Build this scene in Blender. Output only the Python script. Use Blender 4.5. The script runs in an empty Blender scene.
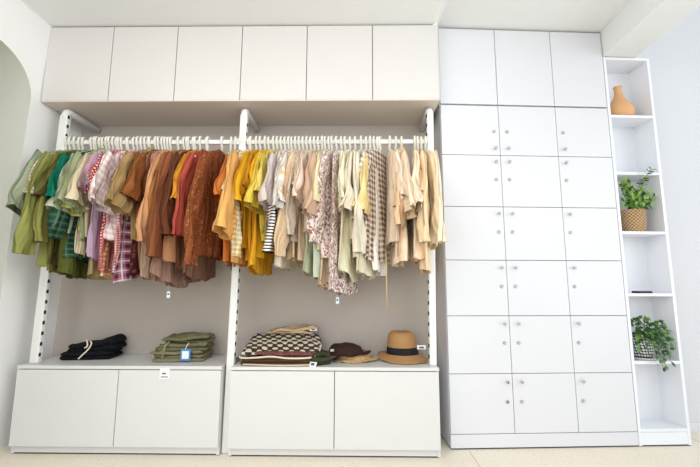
import bpy, bmesh, math, random
from mathutils import Vector, Matrix, noise as mnoise

C = bpy.context.scene.collection
PI = math.pi
random.seed(7)

# ------------------------------------------------------------------ helpers
def lin(c):
    r = []
    for v in c:
        v = v / 255.0
        r.append(v / 12.92 if v <= 0.04045 else ((v + 0.055) / 1.055) ** 2.4)
    return (r[0], r[1], r[2], 1.0)

def new_mat(name):
    m = bpy.data.materials.new(name)
    m.use_nodes = True
    nt = m.node_tree
    b = nt.nodes['Principled BSDF']
    return m, nt, b

def nd(nt, typ, **kw):
    n = nt.nodes.new(typ)
    for k, v in kw.items():
        setattr(n, k, v)
    return n

def mth(nt, op, a, b=None, c=None):
    n = nt.nodes.new('ShaderNodeMath')
    n.operation = op
    for i, v in enumerate((a, b, c)):
        if v is None:
            continue
        if isinstance(v, (int, float)):
            n.inputs[i].default_value = v
        else:
            nt.links.new(v, n.inputs[i])
    return n.outputs[0]

def mixc(nt, fac, a, b):
    n = nt.nodes.new('ShaderNodeMix')
    n.data_type = 'RGBA'
    if isinstance(fac, (int, float)):
        n.inputs[0].default_value = fac
    else:
        nt.links.new(fac, n.inputs[0])
    for i, v in ((6, a), (7, b)):
        if isinstance(v, tuple):
            n.inputs[i].default_value = v
        else:
            nt.links.new(v, n.inputs[i])
    return n.outputs[2]

def paint(name, rgb, rough=0.5, var=0.03, scale=6.0, bump=0.0, bscale=80.0, metallic=0.0):
    """plain surface with a faint mottled variation"""
    m, nt, b = new_mat(name)
    tc = nd(nt, 'ShaderNodeTexCoord')
    no = nd(nt, 'ShaderNodeTexNoise')
    no.inputs['Scale'].default_value = scale
    no.inputs['Detail'].default_value = 4
    nt.links.new(tc.outputs['Object'], no.inputs['Vector'])
    c = lin(rgb)
    dark = tuple(v * (1 - var) for v in c[:3]) + (1,)
    lite = tuple(min(1, v * (1 + var)) for v in c[:3]) + (1,)
    nt.links.new(mixc(nt, no.outputs['Fac'], dark, lite), b.inputs['Base Color'])
    b.inputs['Roughness'].default_value = rough
    b.inputs['Metallic'].default_value = metallic
    if bump:
        n2 = nd(nt, 'ShaderNodeTexNoise')
        n2.inputs['Scale'].default_value = bscale
        nt.links.new(tc.outputs['Object'], n2.inputs['Vector'])
        bp = nd(nt, 'ShaderNodeBump')
        bp.inputs['Strength'].default_value = bump
        bp.inputs['Distance'].default_value = 0.01
        nt.links.new(n2.outputs['Fac'], bp.inputs['Height'])
        nt.links.new(bp.outputs['Normal'], b.inputs['Normal'])
    return m

def fabric(name, pat, cols, p=0.03):
    """woven cloth: pat in plain/gingham/plaid/stripe/vstripe/floral/leaf/dots/print, cols sRGB list, p period in metres"""
    m, nt, b = new_mat(name)
    uv = nd(nt, 'ShaderNodeUVMap')
    sep = nd(nt, 'ShaderNodeSeparateXYZ')
    nt.links.new(uv.outputs['UV'], sep.inputs[0])
    u, v = sep.outputs[0], sep.outputs[1]
    cs = [lin(c) for c in cols]
    def band(x, per, duty=0.5, off=0.0):
        return mth(nt, 'LESS_THAN', mth(nt, 'FRACT', mth(nt, 'ADD', mth(nt, 'DIVIDE', x, per), off + 50)), duty)
    if pat == 'plain':
        col = mixc(nt, 0.0, cs[0], cs[0])
    elif pat == 'gingham':
        f = mth(nt, 'MULTIPLY', mth(nt, 'ADD', band(u, p), band(v, p)), 0.5)
        col = mixc(nt, f, cs[0], cs[1])
    elif pat == 'plaid':
        f = mth(nt, 'MULTIPLY', mth(nt, 'ADD', band(u, p, 0.4), band(v, p, 0.4)), 0.5)
        col = mixc(nt, f, cs[0], cs[1])
        g = mth(nt, 'MAXIMUM', band(u, p, 0.12, 0.35), band(v, p, 0.12, 0.35))
        col = mixc(nt, mth(nt, 'MULTIPLY', g, 0.65), col, cs[2])
    elif pat == 'stripe':
        col = mixc(nt, band(v, p, 0.45), cs[0], cs[1])
    elif pat == 'vstripe':
        col = mixc(nt, band(u, p, 0.4), cs[0], cs[1])
    elif pat == 'dots':
        s = mth(nt, 'MULTIPLY', mth(nt, 'SINE', mth(nt, 'MULTIPLY', u, 2 * PI / p)), mth(nt, 'SINE', mth(nt, 'MULTIPLY', v, 2 * PI / p)))
        col = mixc(nt, mth(nt, 'GREATER_THAN', s, 0.3), cs[0], cs[1])
    else:
        vo = nd(nt, 'ShaderNodeTexVoronoi')
        vo.inputs['Scale'].default_value = 1.0 / p
        mp = nd(nt, 'ShaderNodeMapping')
        if pat == 'leaf':
            mp.inputs['Rotation'].default_value = (0, 0, 0.7)
            mp.inputs['Scale'].default_value = (1.9, 0.8, 1)
        nt.links.new(uv.outputs['UV'], mp.inputs[0])
        nz = nd(nt, 'ShaderNodeTexNoise')
        nz.inputs['Scale'].default_value = 2.2 / p
        nt.links.new(mp.outputs[0], nz.inputs['Vector'])
        ad = nd(nt, 'ShaderNodeVectorMath', operation='MULTIPLY_ADD')
        nt.links.new(nz.outputs['Color'], ad.inputs[0])
        ad.inputs[1].default_value = (0.5 * p, 0.5 * p, 0)
        nt.links.new(mp.outputs[0], ad.inputs[2])
        nt.links.new(ad.outputs[0], vo.inputs['Vector'])
        f = mth(nt, 'LESS_THAN', vo.outputs['Distance'], {'leaf': 0.52, 'print': 0.3}.get(pat, 0.42))
        sc = nd(nt, 'ShaderNodeSeparateColor')
        nt.links.new(vo.outputs['Color'], sc.inputs[0])
        pick = mth(nt, 'GREATER_THAN', sc.outputs[0], 0.5)
        col = mixc(nt, f, cs[0], mixc(nt, pick, cs[1], cs[-1]))
    # faded, uneven cloth
    no = nd(nt, 'ShaderNodeTexNoise')
    no.inputs['Scale'].default_value = 9
    no.inputs['Detail'].default_value = 3
    nt.links.new(uv.outputs['UV'], no.inputs['Vector'])
    k = mth(nt, 'MULTIPLY_ADD', no.outputs['Fac'], 0.30, 0.85)
    mu = nd(nt, 'ShaderNodeMix', data_type='RGBA', blend_type='MULTIPLY')
    mu.inputs[0].default_value = 1.0
    nt.links.new(col, mu.inputs[6])
    cmb = nd(nt, 'ShaderNodeCombineColor')
    for i in range(3):
        nt.links.new(k, cmb.inputs[i])
    nt.links.new(cmb.outputs[0], mu.inputs[7])
    nt.links.new(mu.outputs[2], b.inputs['Base Color'])
    b.inputs['Roughness'].default_value = 0.9
    b.inputs['Specular IOR Level'].default_value = 0.15
    # creases that run down the cloth
    mp2 = nd(nt, 'ShaderNodeMapping')
    mp2.inputs['Scale'].default_value = (26, 5, 1)
    nt.links.new(uv.outputs['UV'], mp2.inputs[0])
    n3 = nd(nt, 'ShaderNodeTexNoise')
    n3.inputs['Scale'].default_value = 1.0
    n3.inputs['Detail'].default_value = 3
    nt.links.new(mp2.outputs[0], n3.inputs['Vector'])
    bp = nd(nt, 'ShaderNodeBump')
    bp.inputs['Strength'].default_value = 0.8
    bp.inputs['Distance'].default_value = 0.03
    nt.links.new(n3.outputs['Fac'], bp.inputs['Height'])
    nt.links.new(bp.outputs['Normal'], b.inputs['Normal'])
    return m

def mesh_obj(name, verts, faces, mat, parent=None, uvs=None, smooth=True):
    me = bpy.data.meshes.new(name)
    me.from_pydata([tuple(v) for v in verts], [], faces)
    if uvs is not None:
        l = me.uv_layers.new(name='UVMap')
        for li, lp in enumerate(me.loops):
            l.data[li].uv = uvs[lp.vertex_index]
    if smooth:
        me.polygons.foreach_set('use_smooth', [True] * len(me.polygons))
    me.materials.append(mat)
    me.update()
    o = bpy.data.objects.new(name, me)
    C.objects.link(o)
    if parent is not None:
        o.parent = parent
    return o

def bm_obj(name, bm, mat, parent=None, smooth=False):
    me = bpy.data.meshes.new(name)
    bmesh.ops.recalc_face_normals(bm, faces=bm.faces[:])
    bm.to_mesh(me)
    bm.free()
    me.materials.append(mat)
    if smooth:
        me.polygons.foreach_set('use_smooth', [True] * len(me.polygons))
    o = bpy.data.objects.new(name, me)
    C.objects.link(o)
    if parent is not None:
        o.parent = parent
    return o

def add_box(bm, x0, x1, y0, y1, z0, z1, bevel=0.0):
    t = bmesh.new()
    bmesh.ops.create_cube(t, size=1)
    for v in t.verts:
        v.co = Vector(((x0 + x1) / 2 + v.co.x * (x1 - x0), (y0 + y1) / 2 + v.co.y * (y1 - y0), (z0 + z1) / 2 + v.co.z * (z1 - z0)))
    if bevel:
        bmesh.ops.bevel(t, geom=t.edges[:] + t.verts[:], offset=bevel, segments=2, profile=0.5, affect='EDGES')
    me = bpy.data.meshes.new('tmp')
    t.to_mesh(me)
    t.free()
    bm.from_mesh(me)
    bpy.data.meshes.remove(me)

def box(name, x0, x1, y0, y1, z0, z1, mat, parent=None, bevel=0.0):
    bm = bmesh.new()
    add_box(bm, x0, x1, y0, y1, z0, z1, bevel)
    return bm_obj(name, bm, mat, parent)

def tube_data(path, rad, n=8, caps=True):
    verts, faces = [], []
    P = [Vector(p) for p in path]
    prev = None
    for i, p in enumerate(P):
        if i == 0: d = P[1] - P[0]
        elif i == len(P) - 1: d = P[-1] - P[-2]
        else: d = P[i + 1] - P[i - 1]
        d.normalize()
        if prev is None:
            a = d.orthogonal().normalized()
        else:
            a = (prev - d * prev.dot(d)).normalized()
        prev = a
        b = d.cross(a)
        r = rad[i] if isinstance(rad, (list, tuple)) else rad
        for k in range(n):
            an = 2 * PI * k / n
            verts.append(p + a * (math.cos(an) * r) + b * (math.sin(an) * r))
    for i in range(len(P) - 1):
        for k in range(n):
            faces.append((i * n + k, i * n + (k + 1) % n, (i + 1) * n + (k + 1) % n, (i + 1) * n + k))
    if caps:
        faces.append(tuple(range(n))[::-1])
        faces.append(tuple(range((len(P) - 1) * n, len(P) * n)))
    return verts, faces

def join_data(parts):
    V, F = [], []
    for v, f in parts:
        o = len(V)
        V += list(v)
        F += [tuple(i + o for i in q) for q in f]
    return V, F

def tube(name, path, rad, mat, parent=None, n=8):
    v, f = tube_data(path, rad, n)
    return mesh_obj(name, v, f, mat, parent)

def lathe_data(prof, n=40, c=(0, 0, 0), sx=1, sy=1, warp=None):
    V, F = [], []
    for r, z in prof:
        for k in range(n):
            a = 2 * PI * k / n
            p = Vector((r * math.cos(a) * sx, r * math.sin(a) * sy, z))
            if warp: p = warp(p, a, r, z)
            V.append(p + Vector(c))
    for i in range(len(prof) - 1):
        for k in range(n):
            F.append((i * n + k, i * n + (k + 1) % n, (i + 1) * n + (k + 1) % n, (i + 1) * n + k))
    return V, F

def lathe(name, prof, mat, parent=None, n=40, c=(0, 0, 0), sx=1, sy=1, warp=None):
    v, f = lathe_data(prof, n, c, sx, sy, warp)
    return mesh_obj(name, v, f, mat, parent)

def empty(name, loc, rotz=0.0):
    o = bpy.data.objects.new(name, None)
    o.empty_display_size = 0.1
    C.objects.link(o)
    o.location = loc
    o.rotation_euler = (0, 0, rotz)
    return o

def tag(o, label, cat, group=None):
    o['label'] = label
    o['category'] = cat
    if group: o['group'] = group
    return o

def struct(o):
    o['kind'] = 'structure'
    return o

# ------------------------------------------------------------------ materials
M = {}
M['white_panel'] = paint('white_melamine', (219, 219, 218), 0.38, 0.015)
M['warm_panel'] = paint('warm_white_melamine', (215, 212, 209), 0.36, 0.015)
M['cool_panel'] = paint('cool_white_melamine', (222, 223, 227), 0.36, 0.012)
M['shelf_brightened'] = paint('shelf_brightened_melamine', (236, 238, 243), 0.36, 0.01)  # white made paler in colour to stand in for light inside the shelves
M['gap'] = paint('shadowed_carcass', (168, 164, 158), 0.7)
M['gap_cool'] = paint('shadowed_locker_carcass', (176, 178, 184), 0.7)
M['ceiling'] = paint('ceiling_paint', (236, 237, 236), 0.9, 0.01, 3)
M['wall_white'] = paint('white_wall_paint', (246, 246, 245), 0.9, 0.02, 2.5)
M['wall_cool'] = paint('cool_white_wall_paint', (218, 219, 222), 0.9, 0.012, 2.5)
M['taupe'] = paint('taupe_wall_paint', (190, 180, 170), 0.9, 0.025, 2.5)
M['under'] = paint('cabinet_underside', (222, 210, 198), 0.7, 0.02)
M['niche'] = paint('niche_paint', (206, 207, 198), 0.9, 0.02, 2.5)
M['metal_white'] = paint('white_powder_coat', (232, 233, 230), 0.35, 0.01)
M['hanger'] = paint('white_hanger_plastic', (232, 228, 216), 0.35, 0.02)
M['slot'] = paint('dark_slot', (28, 28, 30), 0.8)
M['steel'] = paint('brushed_steel', (186, 186, 188), 0.28, 0.05, 60, metallic=0.9)
M['dark_steel'] = paint('dark_lock_core', (70, 62, 52), 0.4, 0.05, 60, metallic=0.6)
M['grey_metal'] = paint('grey_end_cap', (176, 178, 178), 0.4, 0.03)
M['shadow_strip'] = paint('painted_plinth_shadow', (60, 62, 68), 0.8)  # dark colour stands in for the shadow line under the plinths
M['paper'] = paint('white_tag_paper', (240, 240, 238), 0.7, 0.01)
M['blue_paper'] = paint('blue_tag_border', (70, 140, 205), 0.6, 0.03)
M['ink'] = paint('grey_print_ink', (95, 95, 115), 0.8)
M['black_plastic'] = paint('black_plastic', (26, 28, 32), 0.4)
M['leaf'] = paint('fern_leaf_green', (136, 176, 72), 0.5, 0.35, 18)
M['leaf_dark'] = paint('dark_leaf_green', (44, 80, 42), 0.45, 0.35, 18)
M['leaf_vine'] = paint('vine_leaf_green', (92, 134, 56), 0.45, 0.5, 16)
M['stem'] = paint('green_stem', (96, 122, 60), 0.6)
M['soil'] = paint('dark_soil', (52, 42, 34), 0.95, 0.3, 60)
M['cream_cord'] = paint('cream_cord', (232, 222, 198), 0.8)

def terracotta():
    m = paint('pale_terracotta', (222, 172, 122), 0.75, 0.07, 9, bump=0.12, bscale=120)
    return m
M['terracotta'] = terracotta()

def floor_mat():
    m, nt, b = new_mat('speckled_beige_floor')
    tc = nd(nt, 'ShaderNodeTexCoord')
    n1 = nd(nt, 'ShaderNodeTexNoise'); n1.inputs['Scale'].default_value = 3; n1.inputs['Detail'].default_value = 5
    n2 = nd(nt, 'ShaderNodeTexNoise'); n2.inputs['Scale'].default_value = 90; n2.inputs['Detail'].default_value = 2
    nt.links.new(tc.outputs['Object'], n1.inputs['Vector'])
    nt.links.new(tc.outputs['Object'], n2.inputs['Vector'])
    c = mixc(nt, n1.outputs['Fac'], lin((234, 222, 200)), lin((242, 234, 218)))
    f = mth(nt, 'GREATER_THAN', n2.outputs['Fac'], 0.62)
    c = mixc(nt, mth(nt, 'MULTIPLY', f, 0.35), c, lin((186, 164, 134)))
    f2 = mth(nt, 'LESS_THAN', n2.outputs['Fac'], 0.36)
    c = mixc(nt, mth(nt, 'MULTIPLY', f2, 0.4), c, lin((246, 240, 228)))
    nt.links.new(c, b.inputs['Base Color'])
    b.inputs['Roughness'].default_value = 0.45
    return m
M['floor'] = floor_mat()

# ------------------------------------------------------------------ setting
WALL_Y = 0.372          # taupe wall behind the rails
WALL_Y2 = 0.430         # white wall behind the lockers
CEIL = 2.586
def wall_x(z): return -0.108 + z / 2.58 * 0.080

box('floor', -2.0, 6.0, -5.0, 0.9, -0.05, 0.0, M['floor'])
struct(bpy.data.objects['floor'])
# thin joints of the floor covering
bm = bmesh.new()
add_box(bm, 4.02, 4.026, -2.0, 0.42, 0.0, 0.0008)
add_box(bm, 2.58, 2.586, -2.0, 0.11, 0.0, 0.0008)
struct(bm_obj('trim_1', bm, paint('floor_joint', (206, 194, 172), 0.6)))

# ceiling: a little higher above the lockers than above the rails
V, F = [], []
xs = [-2.0 + 4.42 * i / 100 for i in range(101)] + [2.42 + 0.07 * i / 20 for i in range(1, 21)] + [2.49 + 1.21 * i / 40 for i in range(1, 41)]
def ceil_z(x):
    t = min(1, max(0, (x - 2.425) / 0.06))
    return CEIL + 0.072 * t * t * (3 - 2 * t)
for x in xs:
    for y in (-5.0, 0.9):
        V.append((x, y, ceil_z(x)))
for i in range(160):
    F.append((2 * i, 2 * i + 1, 2 * i + 3, 2 * i + 2))
struct(mesh_obj('ceiling', V, F, M['ceiling']))

# walls at the back
box('wall_back', -0.4, 2.50, WALL_Y, WALL_Y + 0.05, 0, 2.7, M['taupe']); struct(bpy.data.objects['wall_back'])
box('ceiling_right', 3.70, 6.5, -5.0, 0.9, 4.2, 4.25, M['ceiling']); struct(bpy.data.objects['ceiling_right'])
box('wall_back_right', 2.50, 6.5, WALL_Y2, WALL_Y2 + 0.05, 0, 4.2, M['wall_cool']); struct(bpy.data.objects['wall_back_right'])
box('baseboard_right', 3.93, 6.0, WALL_Y2 - 0.012, WALL_Y2, 0, 0.055, M['cool_panel'], bevel=0.003); struct(bpy.data.objects['baseboard_right'])
# ceiling beam over the open shelves
box('trim_2', 3.606, 3.835, -3.5, WALL_Y2, 2.478, 3.1, M['ceiling']); struct(bpy.data.objects['trim_2'])

# left wall with a round-cornered opening
def arch_outline():
    pts = []
    y_e, y_n, zt = -0.062, -1.15, 2.285
    a, b = 0.27, 0.235
    pts.append((y_e, 0.0))
    for i in range(17):
        t = i / 16 * PI / 2
        pts.append((y_e - a + a * math.cos(t), zt - b + b * math.sin(t)))
    for i in range(17):
        t = PI / 2 + i / 16 * PI / 2
        pts.append((y_n + a + a * math.cos(t), zt - b + b * math.sin(t)))
    pts.append((y_n, 0.0))
    return pts
pts = arch_outline()
V, F = [], []
n = len(pts)
outer = []
for (y, z) in pts:
    outer.append((y, z))
# wall face: strips between opening outline and the outer rectangle
Y0, Y1, ZT = -2.6, WALL_Y, 2.66
def add_quad(ps):
    i = len(V)
    V.extend([(wall_x(z), y, z) for y, z in ps])
    F.append(tuple(range(i, i + len(ps))))
add_quad([(-0.062, 0), (Y1, 0), (Y1, ZT), (-0.062, ZT)])
for k in range(1, n - 2):
    (ya, za), (yb, zb) = pts[k], pts[k + 1]
    add_quad([(ya, za), (ya, ZT), (yb, ZT), (yb, zb)])
add_quad([(Y0, 0), (-1.15, 0), (-1.15, ZT), (Y0, ZT)])
# reveal of the opening
for k in range(n - 1):
    (ya, za), (yb, zb) = pts[k], pts[k + 1]
    i = len(V)
    V.extend([(wall_x(za), ya, za), (wall_x(zb), yb, zb), (wall_x(zb) - 0.60, yb, zb), (wall_x(za) - 0.60, ya, za)])
    F.append((i, i + 1, i + 2, i + 3))
wl = mesh_obj('wall_left', V, F, M['wall_white'], smooth=False)
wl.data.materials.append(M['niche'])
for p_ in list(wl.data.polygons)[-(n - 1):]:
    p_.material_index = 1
struct(wl)
box('wall_far_left', -1.30, -1.26, -2.6, 0.42, 0, 2.66, M['niche']); struct(bpy.data.objects['wall_far_left'])
box('wall_passage', -1.30, -0.62, 0.02, 0.05, 0, 2.66, M['niche']); struct(bpy.data.objects['wall_passage'])

# ------------------------------------------------------------------ overhead cabinet
U0, U1, UZ0, UZ1 = -0.030, 2.450, 2.0745, 2.583
oc = tag(empty('overhead_cabinet', (1.21, 0.1, UZ0)),
         'long white six-door cabinet hung under the ceiling above the two clothes rails', 'cabinet')
def sub(name, x0, x1, y0, y1, z0, z1, mat, par, bevel=0.0):
    o = box(name, x0, x1, y0, y1, z0, z1, mat, None, bevel)
    return attach(o, par)
def attach(o, par):
    """parent keeping the place it was built in"""
    def world(q):
        m_ = Matrix.Translation(q.location) @ q.rotation_euler.to_matrix().to_4x4()
        if q.parent is not None:
            m_ = world(q.parent) @ q.matrix_parent_inverse @ m_
        return m_
    o.parent = par
    o.matrix_parent_inverse = world(par).inverted()
    return o
sub('carcass', U0 + 0.002, U1 - 0.002, 0.019, WALL_Y - 0.001, UZ0 + 0.004, UZ1 - 0.004, M['gap'], oc)
sub('bottom_panel', U0, U1, 0.0, WALL_Y - 0.001, UZ0 - 0.003, UZ0 + 0.004, M['under'], oc)
sub('side_panel', U0 - 0.004, U0 + 0.002, 0.0, WALL_Y - 0.001, UZ0, UZ1, M['warm_panel'], oc)
sub('side_panel', U1 - 0.002, U1 + 0.003, 0.0, WALL_Y - 0.001, UZ0, UZ1, M['warm_panel'], oc)
V, F = [], []
for k in range(13):
    x = 2.42 + (U1 - 2.42) * k / 12
    for y in (0.004, 0.02):
        V += [(x, y, UZ1 - 0.004), (x, y, ceil_z(x) - 0.001)]
for k in range(12):
    o_ = 4 * k
    F += [(o_, o_ + 4, o_ + 5, o_ + 1), (o_ + 2, o_ + 3, o_ + 7, o_ + 6)]
F.append((48, 50, 51, 49))
attach(mesh_obj('top_filler', V, F, M['ceiling'], None, smooth=False), oc)
for i in range(6):
    a = U0 + (U1 - U0) * i / 6
    b = U0 + (U1 - U0) * (i + 1) / 6
    sub('door', a + 0.0022, b - 0.0022, 0.0, 0.018, UZ0 + 0.005, UZ1 - 0.006, M['warm_panel'], oc, 0.0015)

# ------------------------------------------------------------------ drawer units
def drawer_unit(x0, x1, dy, label, mat):
    u = tag(empty('drawer_unit', ((x0 + x1) / 2, 0.18 + dy, 0)), label, 'drawer unit', 'low white drawer units')
    yb = WALL_Y - 0.003
    zt = 0.4618
    sub('carcass', x0 + 0.017, x1 - 0.017, 0.02 + dy, yb, 0.045, zt - 0.002, M['gap'], u)
    sub('side_panel', x0, x0 + 0.017, 0.019 + dy, yb, 0.004, zt, mat, u, 0.001)
    sub('side_panel', x1 - 0.017, x1, 0.019 + dy, yb, 0.004, zt, mat, u, 0.001)
    sub('top_panel', x0, x1, 0.0 + dy, yb, zt + 0.0015, 0.482, mat, u, 0.0018)
    sub('plinth', x0 + 0.017, x1 - 0.017, 0.022 + dy, 0.04 + dy, 0.008, 0.046, mat, u, 0.001)
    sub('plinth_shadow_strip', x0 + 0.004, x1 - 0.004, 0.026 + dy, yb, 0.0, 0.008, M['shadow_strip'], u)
    xm = (x0 + x1) / 2
    for a, b in ((x0 + 0.001, xm - 0.002), (xm + 0.002, x1 - 0.003)):
        sub('drawer', a, b, 0.0 + dy, 0.018 + dy, 0.0475, zt - 0.003, mat, u, 0.0015)
    return u
du1 = drawer_unit(0.0, 1.172, 0.010, 'low white two-drawer unit at the left end, under the black and olive folded clothes', M['white_panel'])
du2 = drawer_unit(1.226, 2.400, 0.0, 'low white two-drawer unit in the middle, under the hats and patterned jumper', M['white_panel'])

# ------------------------------------------------------------------ uprights and rails
UPY0, UPY1 = 0.050, 0.088
def upright(xa0, xa1, zbase, label, slotside, lean):
    """rounded post with a slotted side and an arm reaching back to the wall"""
    xc = (xa0 + xa1) / 2
    w = (xa1 - xa0) / 2
    e = tag(empty('rail_upright', (xc, 0.07, zbase)), label, 'upright', 'white slotted uprights')
    bm = bmesh.new()
    add_box(bm, xc - w, xc + w, UPY0, UPY1, zbase, 2.012, 0.008)
    o = bm_obj('post', bm, M['metal_white'], None, False)
    for v in o.data.vertices:           # the posts stand a hair out of plumb
        v.co.x += lean * (v.co.z - zbase)
    attach(o, e)
    xt = xc + lean * (2.0 - zbase)
    # bent head and arm
    path = [(xt, 0.069, 1.985)]
    for i in range(9):
        t = i / 8 * PI / 2
        path.append((xt, 0.069 + 0.03 * (1 - math.cos(t)), 2.012 + 0.028 * math.sin(t)))
    path.append((xt, WALL_Y - 0.016, 2.040))
    attach(tube('arm', path, [0.021] * 1 + [0.023] * 9 + [0.019], M['metal_white'], None, 14), e)
    attach(tube('wall_flange', [(xt, WALL_Y - 0.022, 2.040), (xt, WALL_Y - 0.001, 2.040)], 0.023, M['grey_metal'], None, 16), e)
    z = zbase + 0.04
    sl0 = None
    while z < 1.99:
        xs_ = xc + slotside * w + lean * (z - zbase)
        if sl0 is None:
            bm = bmesh.new()
            add_box(bm, -0.0035, 0.0022, -0.007, 0.007, 0, 0.021, 0.001)
            sl0 = s_ = bm_obj('slot', bm, M['slot'])
        else:
            s_ = sl0.copy(); C.objects.link(s_)
        s_.location = (xs_, UPY0 + 0.011, z)
        s_.parent = e
        s_.matrix_parent_inverse = Matrix.Translation(e.location).inverted()
        z += 0.061
    return e
upright(0.026, 0.079, 0.482, 'white slotted upright at the left end, on the drawer unit with black clothes', 1, 0.0145)
upright(1.176, 1.222, 0.0, 'white slotted upright in the middle, between the two drawer units', 1, 0.0125)
upright(2.357, 2.399, 0.482, 'white slotted upright at the right end, beside the white lockers and straw hat', -1, 0.0145)

RY, RZ = 0.069, 1.832
def rail(x0, x1, label):
    e = tag(empty('clothes_rail', ((x0 + x1) / 2, RY, RZ)), label, 'clothes rail', 'white clothes rails')
    bm = bmesh.new()
    add_box(bm, x0, x1, RY - 0.010, RY + 0.010, RZ - 0.016, RZ + 0.014, 0.006)
    attach(bm_obj('rail', bm, M['metal_white']), e)
    for x in (x0, x1):
        s = 1 if x == x0 else -1
        attach(box('bracket', min(x, x + s * 0.018), max(x, x + s * 0.018), RY - 0.013, RY + 0.013, RZ - 0.020, RZ + 0.020, M['metal_white'], None, 0.004), e)
rail(0.10, 1.198, 'white rail on the left carrying green, pink, brown and rust clothes')
rail(1.246, 2.377, 'white rail on the right carrying yellow, cream and peach clothes')

# ------------------------------------------------------------------ hangers
def hanger_body_data(w=0.175):
    arcs = []
    path = [(0, -w, -0.158), (0, -w * 0.6, -0.124), (0, -0.045, -0.086), (0, 0, -0.066), (0, 0.045, -0.086), (0, w * 0.6, -0.124), (0, w, -0.158)]
    arcs.append(tube_data(path, 0.0046, 6))
    arcs.append(tube_data([(0, -w, -0.158), (0, -w * 0.5, -0.166), (0, w * 0.5, -0.166), (0, w, -0.158)], 0.0036, 6))
    return join_data(arcs)
def hook_data():
    r = 0.0205
    path = []
    for i in range(13):
        t = math.radians(200 - i * 230 / 12)
        path.append((0, -math.cos(t) * r, 0.003 + math.sin(t) * r))
    path += [(0, -0.012, -0.030), (0, 0, -0.042), (0, 0, -0.066)]
    return tube_data(path, 0.0076, 7)
hv, hf = hanger_body_data()
kv, kf = hook_data()
HANGER = mesh_obj('hanger', hv, hf, M['hanger'])
HOOK = mesh_obj('hook', kv, kf, M['hanger'], HANGER)
first_hanger = [True]
def place_hanger(x, label, yaw=0.0, dz=0.0):
    if first_hanger[0]:
        h = HANGER
        first_hanger[0] = False
    else:
        h = HANGER.copy(); C.objects.link(h)
        k = HOOK.copy(); C.objects.link(k); k.parent = h
    h.location = (x, RY, RZ + 0.006 + dz)
    h.rotation_euler = (0, 0, yaw)
    tag(h, label, 'hanger', 'white hangers on the clothes rails')
    return h

# ------------------------------------------------------------------ garments
def sstep(a, b, x):
    t = min(1, max(0, (x - a) / (b - a)))
    return t * t * (3 - 2 * t)

def ring_surface(rings, close_first=False):
    """rings: list of lists of (pos, uv); closed loops -> verts, faces, uvs (seam duplicated)"""
    V, F, UV = [], [], []
    n = len(rings[0])
    for r in rings:
        for p, uv in r:
            V.append(p); UV.append(uv)
    for i in range(len(rings) - 1):
        for k in range(n - 1):
            F.append((i * n + k, i * n + k + 1, (i + 1) * n + k + 1, (i + 1) * n + k))
    return V, F, UV

def sleeve_rings(side, L, a0, a1, droop0, droop1, th, seed, sway, start_w, start_z, cuff=False):
    """flattened tube leaving the shoulder; side -1 towards the room, +1 towards the wall"""
    rings = []
    N, K = 14, 21
    w, z = start_w, start_z
    ds = L / (N - 1)
    for i in range(N):
        s = i / (N - 1)
        ang = math.radians(droop0 + (droop1 - droop0) * min(1, s * 1.25))
        if i:
            w += math.cos(ang) * ds
            z -= math.sin(ang) * ds
        a = a0 + (a1 - a0) * s
        b = th * ((0.70 + 0.35 * s) if not cuff else (0.85 - 0.15 * s))
        if cuff and s > 0.86:
            a *= 0.82
        elif cuff and s > 0.6:
            a *= 1.10
            b *= 1.15
        tx = sway * s * L
        ring = []
        for k in range(K):
            t = 2 * PI * k / (K - 1)
            q = math.cos(t)
            pa = a * (abs(q) ** 0.75) * (1 if q >= 0 else -1)
            pb = b * math.sin(t)
            fold = 0.36 * b * math.sin(9 * s + seed * 1.7 + 2.2 * q) + 0.36 * b * math.sin(5 * s + seed + 8 * q) + 0.9 * b * mnoise.noise(Vector((q * 1.7, s * 3.5, seed + (5 if math.sin(t) > 0 else 0))))
            pa += 0.05 * a * math.sin(13 * s + seed * 2.1 + 3 * t)
            # in-plane normal to the sleeve axis
            nw, nz = math.sin(ang), math.cos(ang)
            pw = w + nw * pa
            pz = z + nz * pa
            ring.append(((pb + fold * (0.3 + s) + tx, side * pw, pz), (pa + (0.3 if math.sin(t) > 0 else 0), -s * L)))
        rings.append(ring)
    return rings

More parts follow.
